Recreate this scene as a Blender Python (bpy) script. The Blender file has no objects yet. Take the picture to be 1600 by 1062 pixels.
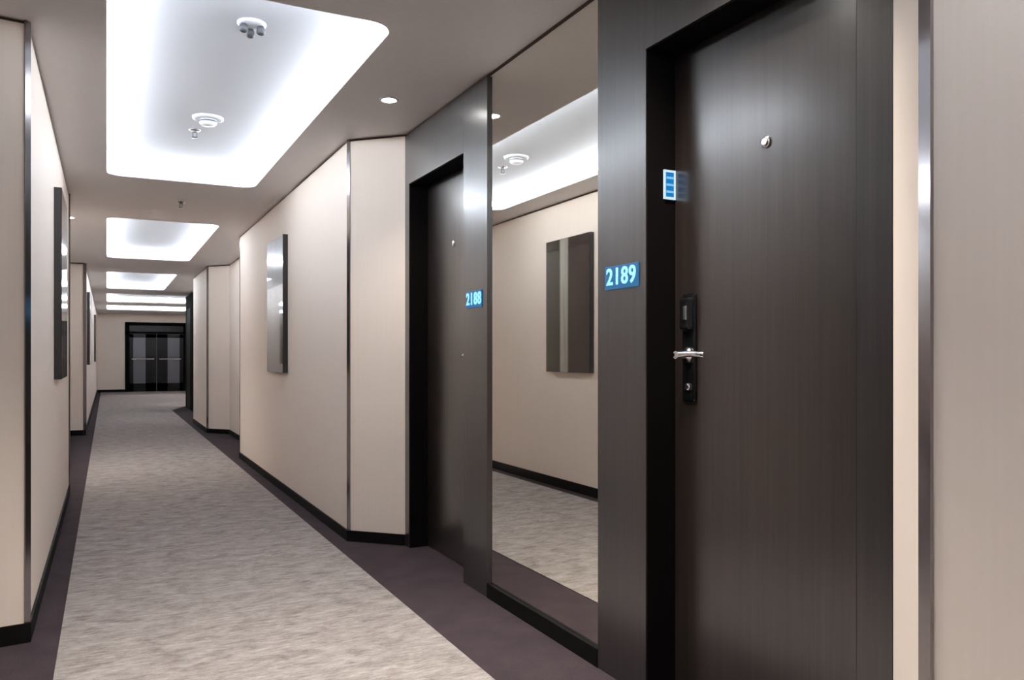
import bpy, bmesh, math, random
from mathutils import Vector, Matrix
random.seed(7)
S = bpy.context.scene
C = S.collection
PI = math.pi

# ---------------------------------------------------------------- camera, world, exposure
H = 2.325            # corridor ceiling height
cam_data = bpy.data.cameras.new('camera')
cam_data.sensor_width = 36.0
cam_data.lens = 36.0 * 1244 / 1600
cam_data.shift_y = 25 / 1600
cam_data.clip_start = 0.02
cam = bpy.data.objects.new('camera', cam_data)
cam.location = (0, 0, 1.07)
cam.rotation_euler = (math.radians(90), 0, math.radians(-26.97))
C.objects.link(cam)
S.camera = cam

world = bpy.data.worlds.new('world')
S.world = world
world.use_nodes = True
world.node_tree.nodes['Background'].inputs[0].default_value = (0.5, 0.5, 0.55, 1)
world.node_tree.nodes['Background'].inputs[1].default_value = 0.05

S.view_settings.view_transform = 'Standard'
S.view_settings.look = 'None'
S.view_settings.gamma = 1.0
S.view_settings.use_curve_mapping = False
S.view_settings.exposure = 1.8
S.cycles.use_denoising = True
S.cycles.max_bounces = 14
S.cycles.diffuse_bounces = 7
S.cycles.glossy_bounces = 8
S.cycles.sample_clamp_indirect = 6.0

LED_POWER = 12.0      # cove strips (emission strength)
SPOT_POWER = 15.0     # each recessed downlight, watts
LED_COL = (0.86, 0.93, 1.0)
SPOT_COL = (1.0, 0.93, 0.84)

# ---------------------------------------------------------------- materials
def new_mat(name):
    m = bpy.data.materials.new(name)
    m.use_nodes = True
    nt = m.node_tree
    return m, nt, nt.nodes['Principled BSDF']

def simple(name, col, rough=0.5, metal=0.0, coat=0.0, coat_rough=0.05, spec=0.5):
    m, nt, b = new_mat(name)
    b.inputs['Base Color'].default_value = (*col, 1)
    b.inputs['Roughness'].default_value = rough
    b.inputs['Metallic'].default_value = metal
    b.inputs['Coat Weight'].default_value = coat
    b.inputs['Coat Roughness'].default_value = coat_rough
    b.inputs['Specular IOR Level'].default_value = spec
    return m

def emit(name, col, strength, base=(0.1, 0.1, 0.1)):
    m, nt, b = new_mat(name)
    b.inputs['Base Color'].default_value = (*base, 1)
    b.inputs['Emission Color'].default_value = (*col, 1)
    b.inputs['Emission Strength'].default_value = strength
    return m

def coords(nt, scale):
    tc = nt.nodes.new('ShaderNodeTexCoord')
    mp = nt.nodes.new('ShaderNodeMapping')
    mp.inputs['Scale'].default_value = scale
    nt.links.new(tc.outputs['Object'], mp.inputs['Vector'])
    return mp.outputs['Vector']

def noise(nt, vec, scale, detail=4, rough=0.55, dist=0.0):
    n = nt.nodes.new('ShaderNodeTexNoise')
    n.inputs['Scale'].default_value = scale
    n.inputs['Detail'].default_value = detail
    n.inputs['Roughness'].default_value = rough
    n.inputs['Distortion'].default_value = dist
    nt.links.new(vec, n.inputs['Vector'])
    return n.outputs['Fac']

def ramp(nt, fac, stops):
    r = nt.nodes.new('ShaderNodeValToRGB')
    els = r.color_ramp.elements
    while len(els) < len(stops):
        els.new(0.5)
    for e, (p, c) in zip(els, stops):
        e.position = p
        e.color = (*c, 1)
    nt.links.new(fac, r.inputs['Fac'])
    return r.outputs['Color']

def mixc(nt, fac, a, b, mode='MIX'):
    m = nt.nodes.new('ShaderNodeMix')
    m.data_type = 'RGBA'
    m.blend_type = mode
    if isinstance(fac, float):
        m.inputs['Factor'].default_value = fac
    else:
        nt.links.new(fac, m.inputs['Factor'])
    nt.links.new(a, m.inputs['A'])
    nt.links.new(b, m.inputs['B'])
    return m.outputs['Result']

def bump(nt, b, fac, strength, dist):
    n = nt.nodes.new('ShaderNodeBump')
    n.inputs['Strength'].default_value = strength
    n.inputs['Distance'].default_value = dist
    nt.links.new(fac, n.inputs['Height'])
    nt.links.new(n.outputs['Normal'], b.inputs['Normal'])

# beige wallcovering with a faint vertical weave
M_WALL, nt, b = new_mat('beige_wallcovering')
v = coords(nt, (90, 90, 1.2))
n1 = noise(nt, v, 1.0, 3)
c = ramp(nt, n1, [(0.3, (0.772, 0.678, 0.600)), (0.7, (0.790, 0.697, 0.617))])
nt.links.new(c, b.inputs['Base Color'])
b.inputs['Roughness'].default_value = 0.62
b.inputs['Specular IOR Level'].default_value = 0.3
bump(nt, b, n1, 0.08, 0.002)

M_CEIL, nt, b = new_mat('ceiling_paint')
v = coords(nt, (1, 1, 1))
n1 = noise(nt, v, 40, 3)
nt.links.new(ramp(nt, n1, [(0.3, (0.66, 0.63, 0.63)), (0.7, (0.69, 0.66, 0.655))]), b.inputs['Base Color'])
b.inputs['Roughness'].default_value = 0.6
M_COVE = simple('cove_white_paint', (0.59, 0.605, 0.645), 0.7)
M_GAP = simple('shadow_gap', (0.07, 0.05, 0.04), 0.8)
M_BASE = simple('black_baseboard', (0.004, 0.0035, 0.0035), 0.55, spec=0.15)

# dark stained wood, vertical grain, semi gloss lacquer
def wood(name, dark, light, rough, coat, cr):
    m, nt, b = new_mat(name)
    v = coords(nt, (60, 60, 1.1))
    n1 = noise(nt, v, 1.0, 5, 0.6, 0.3)
    v2 = coords(nt, (260, 260, 3.0))
    n2 = noise(nt, v2, 1.0, 2)
    c1 = ramp(nt, n1, [(0.32, dark), (0.68, light)])
    c2 = ramp(nt, n2, [(0.3, (0.8, 0.8, 0.8)), (0.7, (1.1, 1.1, 1.1))])
    nt.links.new(mixc(nt, 0.8, c1, c2, 'MULTIPLY'), b.inputs['Base Color'])
    b.inputs['Roughness'].default_value = rough
    b.inputs['Coat Weight'].default_value = coat
    b.inputs['Coat Roughness'].default_value = cr
    b.inputs['Coat IOR'].default_value = 1.6
    bump(nt, b, n2, 0.05, 0.0006)
    return m
M_WOOD = wood('dark_wood_panel', (0.0135, 0.011, 0.011), (0.025, 0.0205, 0.0205), 0.4, 0.9, 0.25)
M_LEAF = wood('dark_wood_leaf', (0.0125, 0.0085, 0.0073), (0.0235, 0.0168, 0.0145), 0.36, 1.0, 0.24)
M_RECESS = simple('black_door_frame', (0.005, 0.004, 0.004), 0.7, spec=0.04)

# carpets
M_DARK, nt, b = new_mat('dark_plum_carpet')
v = coords(nt, (1, 1, 1))
n1 = noise(nt, v, 260, 2)
n2 = noise(nt, v, 7, 4)
c1 = ramp(nt, n1, [(0.3, (0.036, 0.026, 0.031)), (0.7, (0.070, 0.053, 0.060))])
c2 = ramp(nt, n2, [(0.3, (0.85, 0.85, 0.85)), (0.7, (1.15, 1.12, 1.12))])
nt.links.new(mixc(nt, 1.0, c1, c2, 'MULTIPLY'), b.inputs['Base Color'])
b.inputs['Roughness'].default_value = 0.95
b.inputs['Specular IOR Level'].default_value = 0.15
bump(nt, b, n1, 0.4, 0.004)

M_PALE, nt, b = new_mat('pale_mottled_carpet')
v = coords(nt, (0.8, 1.4, 1))
n1 = noise(nt, v, 10, 8, 0.75, 0.4)
v2 = coords(nt, (0.5, 2.2, 1))
n2 = noise(nt, v2, 30, 4, 0.7, 0.5)
n3 = noise(nt, coords(nt, (1, 1, 1)), 330, 2)
c1 = ramp(nt, n1, [(0.34, (0.225, 0.198, 0.190)), (0.48, (0.335, 0.300, 0.286)), (0.64, (0.425, 0.385, 0.370))])
c2 = ramp(nt, n2, [(0.32, (0.60, 0.59, 0.59)), (0.60, (1.08, 1.08, 1.08))])
c3 = ramp(nt, n3, [(0.3, (0.86, 0.86, 0.86)), (0.7, (1.08, 1.08, 1.08))])
m1 = mixc(nt, 0.75, c1, c2, 'MULTIPLY')
nt.links.new(mixc(nt, 1.0, m1, c3, 'MULTIPLY'), b.inputs['Base Color'])
b.inputs['Roughness'].default_value = 0.95
b.inputs['Specular IOR Level'].default_value = 0.15
bump(nt, b, n3, 0.35, 0.004)

M_MIRROR = simple('mirror_silver', (0.92, 0.895, 0.83), 0.012, 1.0)
M_STEEL = simple('polished_steel', (0.30, 0.28, 0.285), 0.16, 1.0)
M_CHROME = simple('satin_chrome', (0.78, 0.78, 0.80), 0.2, 1.0)
M_BLACK = simple('black_gloss', (0.006, 0.006, 0.007), 0.18, 0.0, 0.6)
M_WHITEP = simple('white_plastic', (0.78, 0.79, 0.82), 0.4)
M_GREYM = simple('grey_metal', (0.16, 0.16, 0.18), 0.35, 0.6)
M_HOLE = simple('dark_void', (0.02, 0.02, 0.025), 0.9)
M_LED = emit('led_strip', LED_COL, LED_POWER)
M_LENS = emit('downlight_lens', (1.0, 0.97, 0.93), 14.0)
M_DIGIT = emit('backlit_digits', (0.22, 0.62, 1.0), 0.42)
M_PLATE = emit('blue_backlight', (0.0, 0.14, 0.36), 0.22, (0.01, 0.02, 0.03))
M_SIGNF = emit('lit_white_border', (0.62, 0.82, 0.95), 0.26)
M_SIGNB = emit('lit_blue_panel', (0.0, 0.14, 0.40), 0.30, (0.0, 0.05, 0.1))
M_GLASS = simple('dark_door_glass', (0.006, 0.005, 0.007), 0.3, 0.0, 0.0, 0.03, 0.2)
M_PANE = simple('milky_door_glass', (0.11, 0.115, 0.14), 0.3, 0.0, 0.3, 0.1)

# abstract striped artwork under glossy acrylic
M_ART, nt, b = new_mat('striped_artwork')
tc = nt.nodes.new('ShaderNodeTexCoord')
sep = nt.nodes.new('ShaderNodeSeparateXYZ')
nt.links.new(tc.outputs['Object'], sep.inputs[0])
mr = nt.nodes.new('ShaderNodeMapRange')
mr.inputs['From Min'].default_value = -0.33
mr.inputs['From Max'].default_value = 0.33
nt.links.new(sep.outputs['Y'], mr.inputs['Value'])
cr = ramp(nt, mr.outputs['Result'], [(0.0, (0.026, 0.016, 0.013)), (0.30, (0.034, 0.021, 0.020)), (0.46, (0.022, 0.014, 0.012)),
                       (0.49, (0.30, 0.29, 0.25)), (0.64, (0.34, 0.33, 0.29)), (0.68, (0.024, 0.022, 0.016)), (1.0, (0.042, 0.038, 0.028))])
n1 = noise(nt, coords(nt, (30, 30, 2)), 1.0, 4)
c2 = ramp(nt, n1, [(0.3, (0.7, 0.7, 0.7)), (0.7, (1.1, 1.1, 1.1))])
nt.links.new(mixc(nt, 0.8, cr, c2, 'MULTIPLY'), b.inputs['Base Color'])
b.inputs['Roughness'].default_value = 0.25
b.inputs['Coat Weight'].default_value = 1.0
b.inputs['Coat Roughness'].default_value = 0.03
b.inputs['Coat IOR'].default_value = 1.38
b.inputs['Specular IOR Level'].default_value = 0.1

# ---------------------------------------------------------------- helpers
def obj(name, bm, mat, parent=None, loc=None):
    bmesh.ops.recalc_face_normals(bm, faces=bm.faces)
    me = bpy.data.meshes.new(name)
    bm.to_mesh(me)
    bm.free()
    me.materials.append(mat)
    o = bpy.data.objects.new(name, me)
    C.objects.link(o)
    if parent is not None:
        o.parent = parent
    if loc is not None:
        o.location = loc
    return o

def box(bm, x0, x1, y0, y1, z0, z1, bev=0.0):
    r = bmesh.ops.create_cube(bm, size=1.0)
    for v in r['verts']:
        v.co = Vector(((x0 + x1) / 2 + v.co.x * (x1 - x0), (y0 + y1) / 2 + v.co.y * (y1 - y0), (z0 + z1) / 2 + v.co.z * (z1 - z0)))
    if bev > 0:
        es = list({e for v in r['verts'] for e in v.link_edges})
        bmesh.ops.bevel(bm, geom=es, offset=bev, segments=2, affect='EDGES', profile=0.5)

def bx(*a, bev=0.0):
    bm = bmesh.new()
    box(bm, *a, bev=bev)
    return bm

def lathe(bm, prof, axis='Z', center=(0, 0, 0), n=32, a0=0.0):
    """profile of (radius, height) turned about an axis; ends closed where radius > 0"""
    c = Vector(center)
    rings = []
    for r, h in prof:
        ring = []
        for i in range(n):
            a = a0 + 2 * PI * i / n
            p = (r * math.cos(a), r * math.sin(a), h)
            if axis == 'X': p = (p[2], p[0], p[1])
            if axis == 'Y': p = (p[0], p[2], p[1])
            ring.append(bm.verts.new(c + Vector(p)))
        rings.append(ring)
    for a, b_ in zip(rings, rings[1:]):
        for i in range(n):
            f = bm.faces.new((a[i], a[(i + 1) % n], b_[(i + 1) % n], b_[i]))
            f.smooth = True
    for ring, (r, h) in ((rings[0], prof[0]), (rings[-1], prof[-1])):
        bm.faces.new(ring)

def prism(bm, pts, z0, z1):
    lo = [bm.verts.new((x, y, z0)) for x, y in pts]
    hi = [bm.verts.new((x, y, z1)) for x, y in pts]
    n = len(pts)
    bm.faces.new(lo[::-1])
    bm.faces.new(hi)
    for i in range(n):
        bm.faces.new((lo[i], lo[(i + 1) % n], hi[(i + 1) % n], hi[i]))

def offset(pts, d):
    """polyline moved to its left-hand side by d with mitred corners"""
    out = []
    for i, p in enumerate(pts):
        p = Vector(p)
        dirs = []
        if i > 0: dirs.append((p - Vector(pts[i - 1])).normalized())
        if i < len(pts) - 1: dirs.append((Vector(pts[i + 1]) - p).normalized())
        nn = [Vector((-q.y, q.x)) for q in dirs]
        if len(nn) == 1:
            o = nn[0] * d
        else:
            m = (nn[0] + nn[1]).normalized()
            o = m * (d / max(0.2, m.dot(nn[0])))
        out.append(tuple(p + o))
    return out

def ribbon(pts, d0, d1, z0, z1):
    """a band following the polyline between two sideways offsets"""
    bm = bmesh.new()
    a, b_ = offset(pts, d0), offset(pts, d1)
    prism(bm, a + b_[::-1], z0, z1)
    return bm

def struct(name, bm, m, parent=None):
    o = obj(name, bm, m, parent)
    o['kind'] = 'structure'
    return o

def tag(o, label, cat, group=None, kind=None):
    o['label'] = label
    o['category'] = cat
    if group: o['group'] = group
    if kind: o['kind'] = kind
    return o

def empty(name, loc=(0, 0, 0)):
    o = bpy.data.objects.new(name, None)
    o.empty_display_size = 0.1
    C.objects.link(o)
    o.location = loc
    return o

def dup(root, loc, rotz=None):
    r = root.copy(); C.objects.link(r)
    r.location = loc
    if rotz is not None: r.rotation_euler[2] = rotz
    for ch in list(root.children):
        c_ = ch.copy(); C.objects.link(c_); c_.parent = r
        for g in list(ch.children):
            d = g.copy(); C.objects.link(d); d.parent = c_
    return r

# ---------------------------------------------------------------- the setting
XL, XR, XM = -0.263, 1.246, 1.502        # left wall, right wall, alcove panelling
YB, YE = -3.2, 26.3                       # wall behind the camera, far end wall
LOBX = 3.2                                # lobby's right wall
GAP = 0.014

# floor and pale runner
struct('floor', bx(-1.2, LOBX + .3, YB - .2, YE + .3, -0.1, 0.0), M_DARK)
bm = bmesh.new()
prism(bm, [(-0.158, YB + .02), (1.139, YB + .02), (1.139, 17.0), (1.47, 18.16), (LOBX - .03, 18.16), (LOBX - .03, YE - .04), (-0.158, YE - .04)], 0.0, 0.005)
tag(obj('carpet_runner', bm, M_PALE), 'long pale grey-beige mottled carpet running down the corridor between dark carpet borders', 'carpet')

# ceiling with rounded openings for the light coves
COVES = [(0.0, 0.98, -2.28, 1.01), (0.0, 0.98, 2.90, 6.19), (0.0, 0.97, 8.08, 11.38), (0.0, 0.97, 13.28, 16.57), (0.0, 2.75, 17.9, 20.7), (0.0, 2.0, 22.0, 24.2)]
def rrect(x0, x1, y0, y1, r, n=8):
    pts = []
    for cx, cy, a in ((x1 - r, y1 - r, 0), (x0 + r, y1 - r, 90), (x0 + r, y0 + r, 180), (x1 - r, y0 + r, 270)):
        for k in range(n + 1):
            t = math.radians(a + 90 * k / n)
            pts.append((cx + r * math.cos(t), cy + r * math.sin(t)))
    return pts
bm = bmesh.new()
edges = []
def loop(pts, z):
    vs = [bm.verts.new((x, y, z)) for x, y in pts]
    return [bm.edges.new((vs[i], vs[(i + 1) % len(vs)])) for i in range(len(vs))]
edges += loop([(-1.2, YB - .2), (LOBX + .3, YB - .2), (LOBX + .3, YE + .3), (-1.2, YE + .3)], H)
for c_ in COVES:
    edges += loop(rrect(*c_, 0.10), H)
bmesh.ops.triangle_fill(bm, use_beauty=True, use_dissolve=False, edges=edges)
g = bmesh.ops.extrude_face_region(bm, geom=bm.faces[:])
for v in [e for e in g['geom'] if isinstance(e, bmesh.types.BMVert)]:
    v.co.z += 0.03
struct('ceiling', bm, M_CEIL)

# walls: polylines run away from the camera; the room is on the left of right-hand walls
def wall(name, pts, side, base=True, bname=None, gapn=None):
    """side=+1: room lies to the left of the polyline; -1: to its right"""
    struct(name, ribbon(pts, 0, -side * 0.12, 0, H - GAP), M_WALL)
    if base:
        struct(bname, ribbon(pts, -side * 0.001, side * 0.010, 0.0, 0.072 if 'left' in bname else 0.062), M_BASE)
    struct(gapn, ribbon(pts, -side * 0.012, -side * 0.10, H - GAP, H), M_GAP)
wall('wall_right', [(XR, YB), (XR, 0.894), (XM, 1.150)], 1, True, 'baseboard_right', 'trim_1')
wall('wall_right.001', [(XM, 4.284), (XR, 4.540), (XR, 8.75), (XM, 9.0), (XM, 11.5), (XR, 11.8), (XR, 13.8), (XM, 14.05), (XM, 16.6)], 1, True, 'baseboard_right.001', 'trim_2')
wall('wall_right.002', [(XM + .03, 18.10), (LOBX, 18.10), (LOBX, YE)], 1, True, 'baseboard_right.002', 'trim_3')
wall('wall_left', [(-0.56, YB), (-0.56, 0.1)], -1, True, 'baseboard_left', 'trim_4')
wall('wall_left.001', [(-0.56, 3.44), (XL, 3.48), (XL, 7.05), (-0.56, 7.05), (-0.56, 12.2), (XL, 12.2), (XL, YE)], -1, True, 'baseboard_left.001', 'trim_5')
wall('wall_back', [(-0.6, YB), (XR + .05, YB)], 1, True, 'baseboard_back', 'trim_6')
# far wall either side of the double door
DX0, DX1 = 0.48, 2.20
struct('wall_far', bx(XL - .1, DX0, YE, YE + .12, 0, H), M_WALL)
struct('wall_far.001', bx(DX1, LOBX + .1, YE, YE + .12, 0, H), M_WALL)
struct('wall_far.002', bx(DX0, DX1, YE, YE + .12, 2.08, H), M_WALL)
struct('baseboard_far', bx(XL + .012, DX0, YE - .012, YE, 0, 0.08), M_BASE)
struct('baseboard_far.001', bx(DX1, LOBX - .012, YE - .012, YE, 0, 0.08), M_BASE)

# polished steel strips on the projecting wall corners (full height)
def corner_trim(name, x, y, a, w=0.030, t=0.006):
    """a = direction the strip faces, degrees"""
    bm = bmesh.new()
    n = Vector((math.cos(math.radians(a)), math.sin(math.radians(a))))
    u = Vector((-n.y, n.x))
    p = Vector((x, y)) - n * 0.006
    q = [p - u * w / 2, p - u * w / 2 + n * t, p + u * w / 2 + n * t, p + u * w / 2]
    prism(bm, [tuple(k) for k in q], 0, H - .001)
    return struct(name, bm, M_STEEL)
corner_trim('trim_7', XR, 0.894, 157.5, 0.034)
corner_trim('trim_8', XR, 4.540, 202.5, 0.028)
corner_trim('trim_9', XL, 3.48, -45, 0.024)
corner_trim('trim_10', XR, 8.75, 157.5)
corner_trim('trim_11', XR, 11.80, 202.5, 0.05)
corner_trim('trim_12', XL, 7.05, 45)
corner_trim('trim_13', XL, 12.2, -45, 0.05)

# ---------------------------------------------------------------- light coves
def cove(i, x0, x1, y0, y1, label):
    root = empty('light_cove', ((x0 + x1) / 2, (y0 + y1) / 2, H + .03))
    tag(root, label, 'ceiling light', 'recessed light coves along the corridor ceiling')
    w, l = (x1 - x0) / 2 + .07, (y1 - y0) / 2 + .07
    hh = 0.085
    bm = bmesh.new()
    for (a, b_) in (((-w - .02, -w, -l - .02, l + .02), 0), ((w, w + .02, -l - .02, l + .02), 0), ((-w, w, -l - .02, -l), 0), ((-w, w, l, l + .02), 0)):
        box(bm, *a, 0, hh)
    box(bm, -w - .02, w + .02, -l - .02, l + .02, hh, hh + .02)
    obj('recess_panel', bm, M_COVE, root)
    s = 0.012
    for a in ((-w + .002, -w + .002 + s, -l + .03, l - .03), (w - .002 - s, w - .002, -l + .03, l - .03), (-w + .03, w - .03, -l + .002, -l + .002 + s), (-w + .03, w - .03, l - .002 - s, l - .002)):
        o = obj('led_strip', bx(*a, 0.006, 0.055), M_LED, root)
    return root
CL = ['lit rounded ceiling cove over the corridor behind the viewer',
      'largest glowing white ceiling cove, the nearest one with detectors in it',
      'second glowing rectangular ceiling cove down the corridor',
      'third and small glowing rectangular ceiling cove, before the far lobby',
      'wide thin glowing ceiling cove over the near part of the far lobby',
      'farthest, faintest sliver of lit ceiling cove, right above the double doors']
for i, c_ in enumerate(COVES):
    cove(i, *c_, CL[i])

# ---------------------------------------------------------------- recessed downlights
def downlight():
    r = empty('downlight', (0, 0, H))
    bm = bmesh.new()
    lathe(bm, [(0.034, 0.0), (0.036, -0.004), (0.046, -0.004), (0.048, -0.001), (0.048, 0.0)], n=32)
    obj('trim_ring', bm, M_WHITEP, r)
    bm = bmesh.new()
    lathe(bm, [(0.033, -0.0015), (0.033, -0.0035), (0.02, -0.0055)], n=24)
    obj('lens', bm, M_LENS, r)
    return r
dl = downlight()
DL = [(1.233, 3.752, 'small round downlight in the ceiling before the recessed second door'),
      (1.20, 1.68, 'small round downlight above the nearest dark door'),
      (-0.20, 1.70, 'small round downlight in the ceiling left of the viewer'),
      (-0.30, 8.24, 'tiny bright downlight high on the left past the first artwork'),
      (0.10, 1.96, 'added out-of-view fill downlight between the ceiling coves just ahead of the viewer, left one'),  # this one and the next: invented, out-of-view fill for the near right wall
      (0.88, 1.96, 'added out-of-view fill downlight between the ceiling coves just ahead of the viewer, right one'),
      (0.49, -2.7, 'added unseen fill downlight at the corridor end behind the viewer'),  # invented fill lamp behind the camera, brightens the near walls
      (2.98, 19.4, 'added fill downlight at the right side of the far lobby, hidden past the dark panel'),  # last two: hidden lamps added to lighten the lobby floor
      (2.60, 23.0, 'added fill downlight by the far lobby right wall, beyond the dark panel')]
for i, (x, y, lab) in enumerate(DL):
    o = dl if i == 0 else dup(dl, (x, y, H))
    o.location = (x, y, H)
    tag(o, lab, 'downlight', 'round recessed downlights')
    ld = bpy.data.lights.new('downlight_beam', 'SPOT')
    ld.energy = SPOT_POWER
    ld.color = SPOT_COL
    ld.spot_size = math.radians(110)
    ld.spot_blend = 0.8
    ld.shadow_soft_size = 0.03
    lo = bpy.data.objects.new('downlight_beam', ld)
    C.objects.link(lo)
    lo.parent = o
    lo.location = (0, 0, -0.012)

# ---------------------------------------------------------------- ceiling fittings
HC = H + .03 + .085
def sprinkler(name, x, y, z, label, scale=1.0, m=M_GREYM):
    r = empty(name, (x, y, z))
    tag(r, label, 'sprinkler', 'ceiling sprinklers')
    bm = bmesh.new()
    lathe(bm, [(0.034 * scale, 0), (0.034 * scale, -0.003), (0.022 * scale, -0.007), (0.014 * scale, -0.007)], n=24)
    obj('escutcheon', bm, M_CHROME, r)
    bm = bmesh.new()
    lathe(bm, [(0.009, -0.006), (0.008, -0.018), (0.004, -0.020)], n=12)
    for s in (-1, 1):
        box(bm, s * .011 - .0025, s * .011 + .0025, -.0025, .0025, -.046, -.012)
    obj('frame_arms', bm, m, r)
    bm = bmesh.new()
    lathe(bm, [(0.018, -0.046), (0.019, -0.049), (0.006, -0.050)], n=12)
    obj('deflector', bm, m, r)
    return r
sprinkler('sprinkler', 0.538, 6.99, H, 'small sprinkler on the ceiling between the first two glowing coves')
sprinkler('sprinkler', 0.475, 5.17, HC, 'small sprinkler inside the nearest glowing cove, just beyond its round detector')
# three small dark heads clustered round a base
r = empty('emergency_spotlight', (0.532, 3.41, HC))
tag(r, 'ceiling fitting with three small dark heads, inside the nearest glowing cove', 'ceiling fitting')
bm = bmesh.new(); lathe(bm, [(0.058, 0), (0.058, -0.005), (0.050, -0.010), (0.02, -0.013)], n=32)
obj('base_plate', bm, M_COVE, r)
for dx, dy in ((-0.034, -0.012), (0.034, -0.012), (0.0, 0.036)):
    bm = bmesh.new()
    lathe(bm, [(0.012, -0.012), (0.017, -0.022), (0.018, -0.040), (0.010, -0.046)], n=16, center=(dx, dy, 0))
    obj('spot_head', bm, simple('dark_plastic', (0.05, 0.05, 0.06), 0.5), r)
# smoke detector / speaker
r = empty('smoke_detector', (0.518, 4.87, HC))
tag(r, 'round white smoke detector inside the nearest glowing cove, before a small sprinkler', 'smoke detector')
bm = bmesh.new(); lathe(bm, [(0.085, 0), (0.085, -0.010), (0.070, -0.016), (0.04, -0.016)], n=36)
obj('base', bm, M_COVE, r)
bm = bmesh.new(); lathe(bm, [(0.046, -0.014), (0.048, -0.034), (0.038, -0.046), (0.012, -0.048)], n=32)
obj('sensor_dome', bm, M_WHITEP, r)
bm = bmesh.new(); lathe(bm, [(0.0505, -0.022), (0.0505, -0.030)], n=32)
obj('vent_slot', bm, M_GREYM, r)

# ---------------------------------------------------------------- panelled door unit on the right
HD = 2.03            # opening height
XLF = XM + 0.110     # leaf face
def digits(text, size, parent, mat, loc, depth=0.0015):
    cu = bpy.data.curves.new('digits', 'FONT')
    cu.body = text
    cu.size = size
    cu.extrude = depth
    cu.offset = 0.0012
    cu.align_x = 'CENTER'; cu.align_y = 'CENTER'
    cu.space_character = 1.1
    t = bpy.data.objects.new('tmp', cu)
    C.objects.link(t)
    bpy.context.view_layer.update()
    dg = bpy.context.evaluated_depsgraph_get()
    me = bpy.data.meshes.new_from_object(t.evaluated_get(dg))
    bpy.data.objects.remove(t)
    me.materials.clear(); me.materials.append(mat)
    o = bpy.data.objects.new('digits', me)
    C.objects.link(o)
    o.parent = parent
    o.location = loc
    return o

def number_sign(text, x, y, z, facing, label, w=0.19, h=0.078):
    """facing -1: the sign looks towards -X; +1: towards +X"""
    r = empty('room_number_sign', (x, y, z))
    r.rotation_euler = (PI / 2, 0, -PI / 2 if facing < 0 else PI / 2)
    tag(r, label, 'room number sign', 'blue lit room number signs')
    obj('backplate', bx(-w / 2, w / 2, -h / 2, h / 2, 0, 0.004, bev=0.001), M_PLATE, r)
    digits(text, 0.078, r, M_DIGIT, (0, 0.0, 0.0055))
    return r

def frame_unit(name, y0, y1, o0, o1, x, label=None, flip=1):
    """surround of one doorway: two uprights and a header, with the black lining of the opening"""
    root = empty(name, (x, (o0 + o1) / 2, 0))
    root['kind'] = 'structure'
    cy = (o0 + o1) / 2
    s = flip
    bm = bmesh.new()
    def b2(xa, xb, *r_, bev=0.0):
        box(bm, min(s * xa, s * xb), max(s * xa, s * xb), *r_, bev=bev)
    b2(0, .10, y0 - cy, o0 - cy, 0, H - GAP, bev=.0006)
    b2(0, .10, o1 - cy, y1 - cy, 0, H - GAP, bev=.0006)
    b2(0, .10, o0 - cy, o1 - cy, HD, H - GAP)
    sur = obj('surround', bm, M_WOOD, root)
    bm = bmesh.new()
    b2(.004, .16, o0 - cy, o0 - cy + .004, 0, HD)
    b2(.004, .16, o1 - cy - .004, o1 - cy, 0, HD)
    b2(.004, .16, o0 - cy, o1 - cy, HD - .004, HD)
    obj('lining', bm, M_RECESS, root)
    bm = bmesh.new()
    b2(.110, .155, o0 - cy + .006, o1 - cy - .006, 0.006, HD - .006, bev=.001)
    leaf = obj('door_leaf', bm, M_LEAF, root)
    return root, leaf

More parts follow.
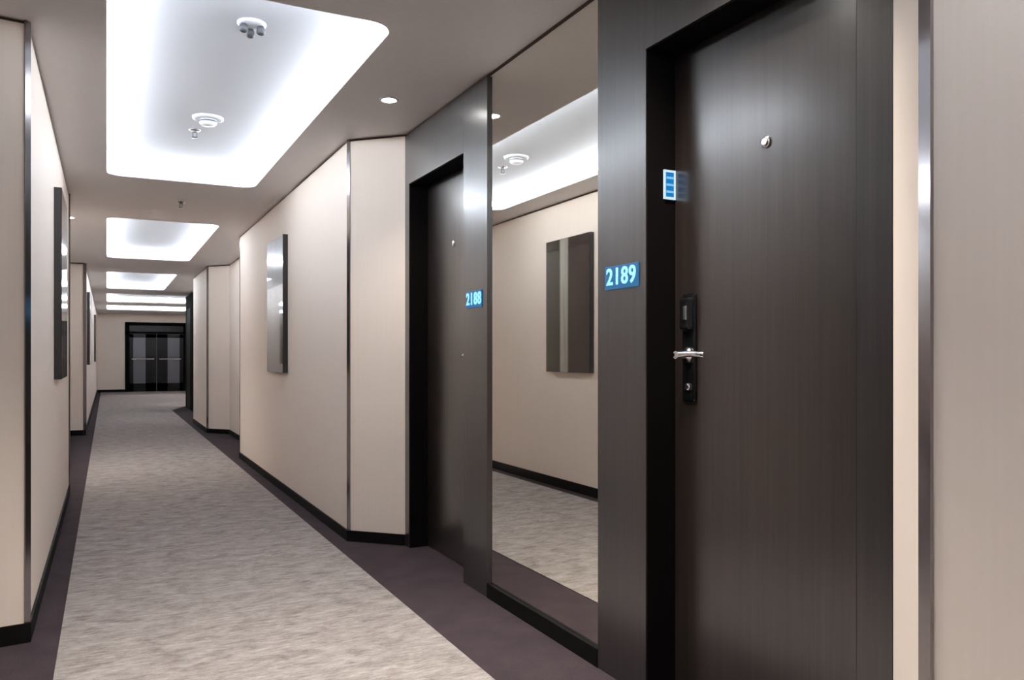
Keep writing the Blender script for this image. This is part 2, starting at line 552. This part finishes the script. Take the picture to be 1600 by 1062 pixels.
def hardware(leaf, ly, ph_y, d):
    """ly: y of the lock axis, d: direction of the lever along y; all in the leaf's frame; leaf face at x=.110, room towards -x"""
    f = 0.110
    bm = bmesh.new()
    box(bm, f - .010, f, ly - .031, ly + .031, 0.93, 1.262, bev=.006)
    lock = obj('lock_plate', bm, M_BLACK, leaf)
    bm = bmesh.new()
    box(bm, f - .026, f - .006, ly - .026, ly + .026, 1.150, 1.250, bev=.008)
    obj('card_reader', bm, M_BLACK, leaf)
    bm = bmesh.new()
    box(bm, f - .0295, f - .024, ly - .012, ly + .004, 1.180, 1.225, bev=.0022)
    obj('reader_window', bm, M_CHROME, leaf)
    bm = bmesh.new()
    lathe(bm, [(0.024, f - .009), (0.024, f - .018), (0.012, f - .022), (0.010, f - .052), (0.012, f - .060)], axis='X', center=(0, ly, 1.073), n=28)
    # lever grip: tapering rounded bar
    secs = []
    L = 0.125
    for k in range(11):
        t = k / 10
        yy = ly + d * (L * t - 0.012)
        ry = 0
        rz = 0.0115 - 0.003 * t
        rx = 0.009 - 0.003 * t
        xx = f - .053 + 0.006 * math.sin(t * PI) + (0.010 * max(0, t - .7) / .3)
        zz = 1.073 + 0.004 * math.sin(t * PI)
        secs.append([bm.verts.new((xx + rx * math.cos(a), yy, zz + rz * math.sin(a))) for a in [2 * PI * j / 14 for j in range(14)]])
    for a, b_ in zip(secs, secs[1:]):
        for j in range(14):
            fc = bm.faces.new((a[j], a[(j + 1) % 14], b_[(j + 1) % 14], b_[j])); fc.smooth = True
    bm.faces.new(secs[0]); bm.faces.new(secs[-1])
    obj('lever_handle', bm, M_CHROME, leaf)
    bm = bmesh.new()
    lathe(bm, [(0.0125, f - .008), (0.0125, f - .016), (0.008, f - .018)], axis='X', center=(0, ly, 0.975), n=20)
    obj('lock_cylinder', bm, M_CHROME, leaf)
    bm = bmesh.new()
    lathe(bm, [(0.017, f), (0.0175, f - .004), (0.013, f - .008), (0.007, f - .0075)], axis='X', center=(0, ph_y, 1.0), n=24)
    for v in bm.verts: v.co.z += 0.657
    obj('peephole', bm, M_CHROME, leaf)

d1, leaf1 = frame_unit('door_1', 1.152, 2.302, 1.244, 2.029, XM)
d1['label'] = 'nearest dark wooden hotel room door with chrome lever, right of the mirror'
hardware(leaf1, 2.029 - .082 - 1.6365, 1.63 - 1.6365, -1)
d2, leaf2 = frame_unit('door_2', 3.195, 4.282, 3.458, 4.218, XM)
d2['label'] = 'second dark wooden door, set between the mirror and the beige corner'
hardware(leaf2, 3.458 + .065 - 3.838, 0.0, 1)

# mirror between the two doors
mr_ = empty('wall_mirror', (XM + .013, 2.7485, 0.066))
tag(mr_, 'tall floor to ceiling mirror between the two dark door surrounds', 'mirror')
obj('mirror_glass', bx(0, .006, -.4465, .4465, 0, H - GAP - .068), M_MIRROR, mr_)
obj('backing_board', bx(.006, .05, -.4465, .4465, 0, H - GAP - .068), M_RECESS, mr_)
struct('baseboard_mirror', bx(XM - .002, XM + .06, 2.3025, 3.1945, 0, 0.064), M_BASE)
struct('trim_14', bx(XM + .012, XM + .09, 1.152, 4.282, H - GAP, H), M_GAP)
struct('wall_right.003', bx(XM + .162, XM + .25, 1.02, 4.41, 0, H), M_WALL)

number_sign('2189', XM, 2.158, 1.330, -1, 'blue lit room number 2189 on the dark upright between mirror and nearest door')
number_sign('2188', XM, 3.330, 1.330, -1, 'blue lit room number on the dark upright left of the mirror', 0.17)

# lit service panel on the far side of the near doorway
r = empty('service_panel', (1.5885, 2.0245, 1.612))
tag(r, 'small square white framed blue lit panel inside the nearest doorway, above the lock', 'service panel')
bm = bmesh.new()
w_, h_ = .0225, .046
for a in ((-w_, w_, h_ - .007, h_), (-w_, w_, -h_, -h_ + .007), (-w_, -w_ + .006, -h_, h_), (w_ - .006, w_, -h_, h_)):
    box(bm, a[0], a[1], -.006, 0, a[2], a[3])
obj('lit_border', bm, M_SIGNF, r)
obj('panel_face', bx(-w_ + .004, w_ - .004, -.004, 0, -h_ + .005, h_ - .005), M_SIGNB, r)
for k in range(3):
    bm = bmesh.new()
    box(bm, -w_ + .010, w_ - .008, -.0055, -.003, -.026 + k * .022, -.019 + k * .022)
    obj('indicator_bar', bm, emit('lit_symbol', (0.12, 0.5, 0.95), 0.26) if k == 0 else bpy.data.materials['lit_symbol'], r)

# ---------------------------------------------------------------- left alcove beside the camera (seen in reflections)
struct('wall_left.002', bx(-0.80, -0.721, 0.1, 3.44, 0, H), M_WALL)
d4, leaf4 = frame_unit('door_4', 0.10, 1.20, 0.20, 1.00, -0.56, flip=-1)
d5, leaf5 = frame_unit('door_5', 2.12, 3.27, 2.38, 3.17, -0.56, flip=-1)
struct('trim_15', bx(-0.66, -0.56, 1.20, 2.12, 0, H - GAP), M_WOOD)
struct('wall_left.003', bx(-0.66, -0.56, 3.27, 3.44, 0, H - GAP), M_WALL)
number_sign('2190', -0.56, 2.25, 1.330, 1, 'blue lit room number on the dark panelling left of the viewer', 0.17)

# far right dark panelling before the lobby
r = empty('door_6', (XM - .02, 17.35, 0))
r['kind'] = 'structure'
obj('surround', bx(0, .14, -.75, .75, 0, H - GAP), simple('matt_black_laminate', (0.003, 0.0025, 0.0025), 0.9, spec=0.02), r)
obj('door_leaf', bx(-.006, .0, -.40, .40, .005, HD), M_RECESS, r)

# ---------------------------------------------------------------- double door at the far end
r = empty('door_3', ((DX0 + DX1) / 2, YE, 0))
r['kind'] = 'structure'
W2 = (DX1 - DX0) / 2
bm = bmesh.new()
box(bm, -W2, -W2 + .12, -.03, .08, 0, 2.08)
box(bm, W2 - .12, W2, -.03, .08, 0, 2.08)
box(bm, -W2, W2, -.03, .08, 1.98, 2.08)
box(bm, -W2, W2, -.03, .08, 1.74, 1.80)
obj('door_frame', bm, M_RECESS, r)
obj('transom_panel', bx(-W2 + .12, W2 - .12, .0, .05, 1.80, 1.98), M_GLASS, r)
for s in (-1, 1):
    a, b_ = (-W2 + .12, -.004) if s < 0 else (.004, W2 - .12)
    bm = bmesh.new()
    box(bm, a, a + .10 if s < 0 else a + .30, -.005, .045, .005, 1.735)
    box(bm, b_ - .30 if s < 0 else b_ - .10, b_, -.005, .045, .005, 1.735)
    box(bm, a, b_, -.005, .045, .005, .25)
    box(bm, a, b_, -.005, .045, 1.62, 1.735)
    lf = obj('door_leaf', bm, M_GLASS, r)
    pa = (a + .10, b_ - .30) if s < 0 else (a + .30, b_ - .10)
    obj('glass_pane', bx(pa[0], pa[1], .012, .02, .25, 1.62), M_PANE, lf)
    obj('push_bar', bx(a + .06, b_ - .06, -.06, -.035, .96, 1.0, bev=.005), M_STEEL, lf)

# ---------------------------------------------------------------- artworks on the walls
def artwork(x, y, side, label, z=1.475):
    """side +1 looks towards +X (left wall)"""
    r = empty('wall_artwork', (x, y, z))
    tag(r, label, 'artwork', 'tall dark artworks on the corridor walls')
    t = 0.036
    x0, x1 = (0, t) if side > 0 else (-t, 0)
    obj('mounting_box', bx(x0, x1, -.335, .335, -.535, .535), M_BLACK, r)
    xf = t if side > 0 else -t
    obj('picture_panel', bx(min(xf, xf + side * .003), max(xf, xf + side * .003), -.333, .333, -.533, .533), M_ART, r)
    return r
artwork(XL, 5.435, 1, 'tall dark striped artwork on the left wall, nearest the viewer, shown again in mirror')
artwork(XR, 6.60, -1, 'tall glossy dark artwork on the right wall, past the beige corner')
artwork(XL, 13.6, 1, 'small distant dark artwork on the left wall, past the left recess')
artwork(XL, 20.8, 1, 'farthest dark artwork on the left wall near the end lobby')
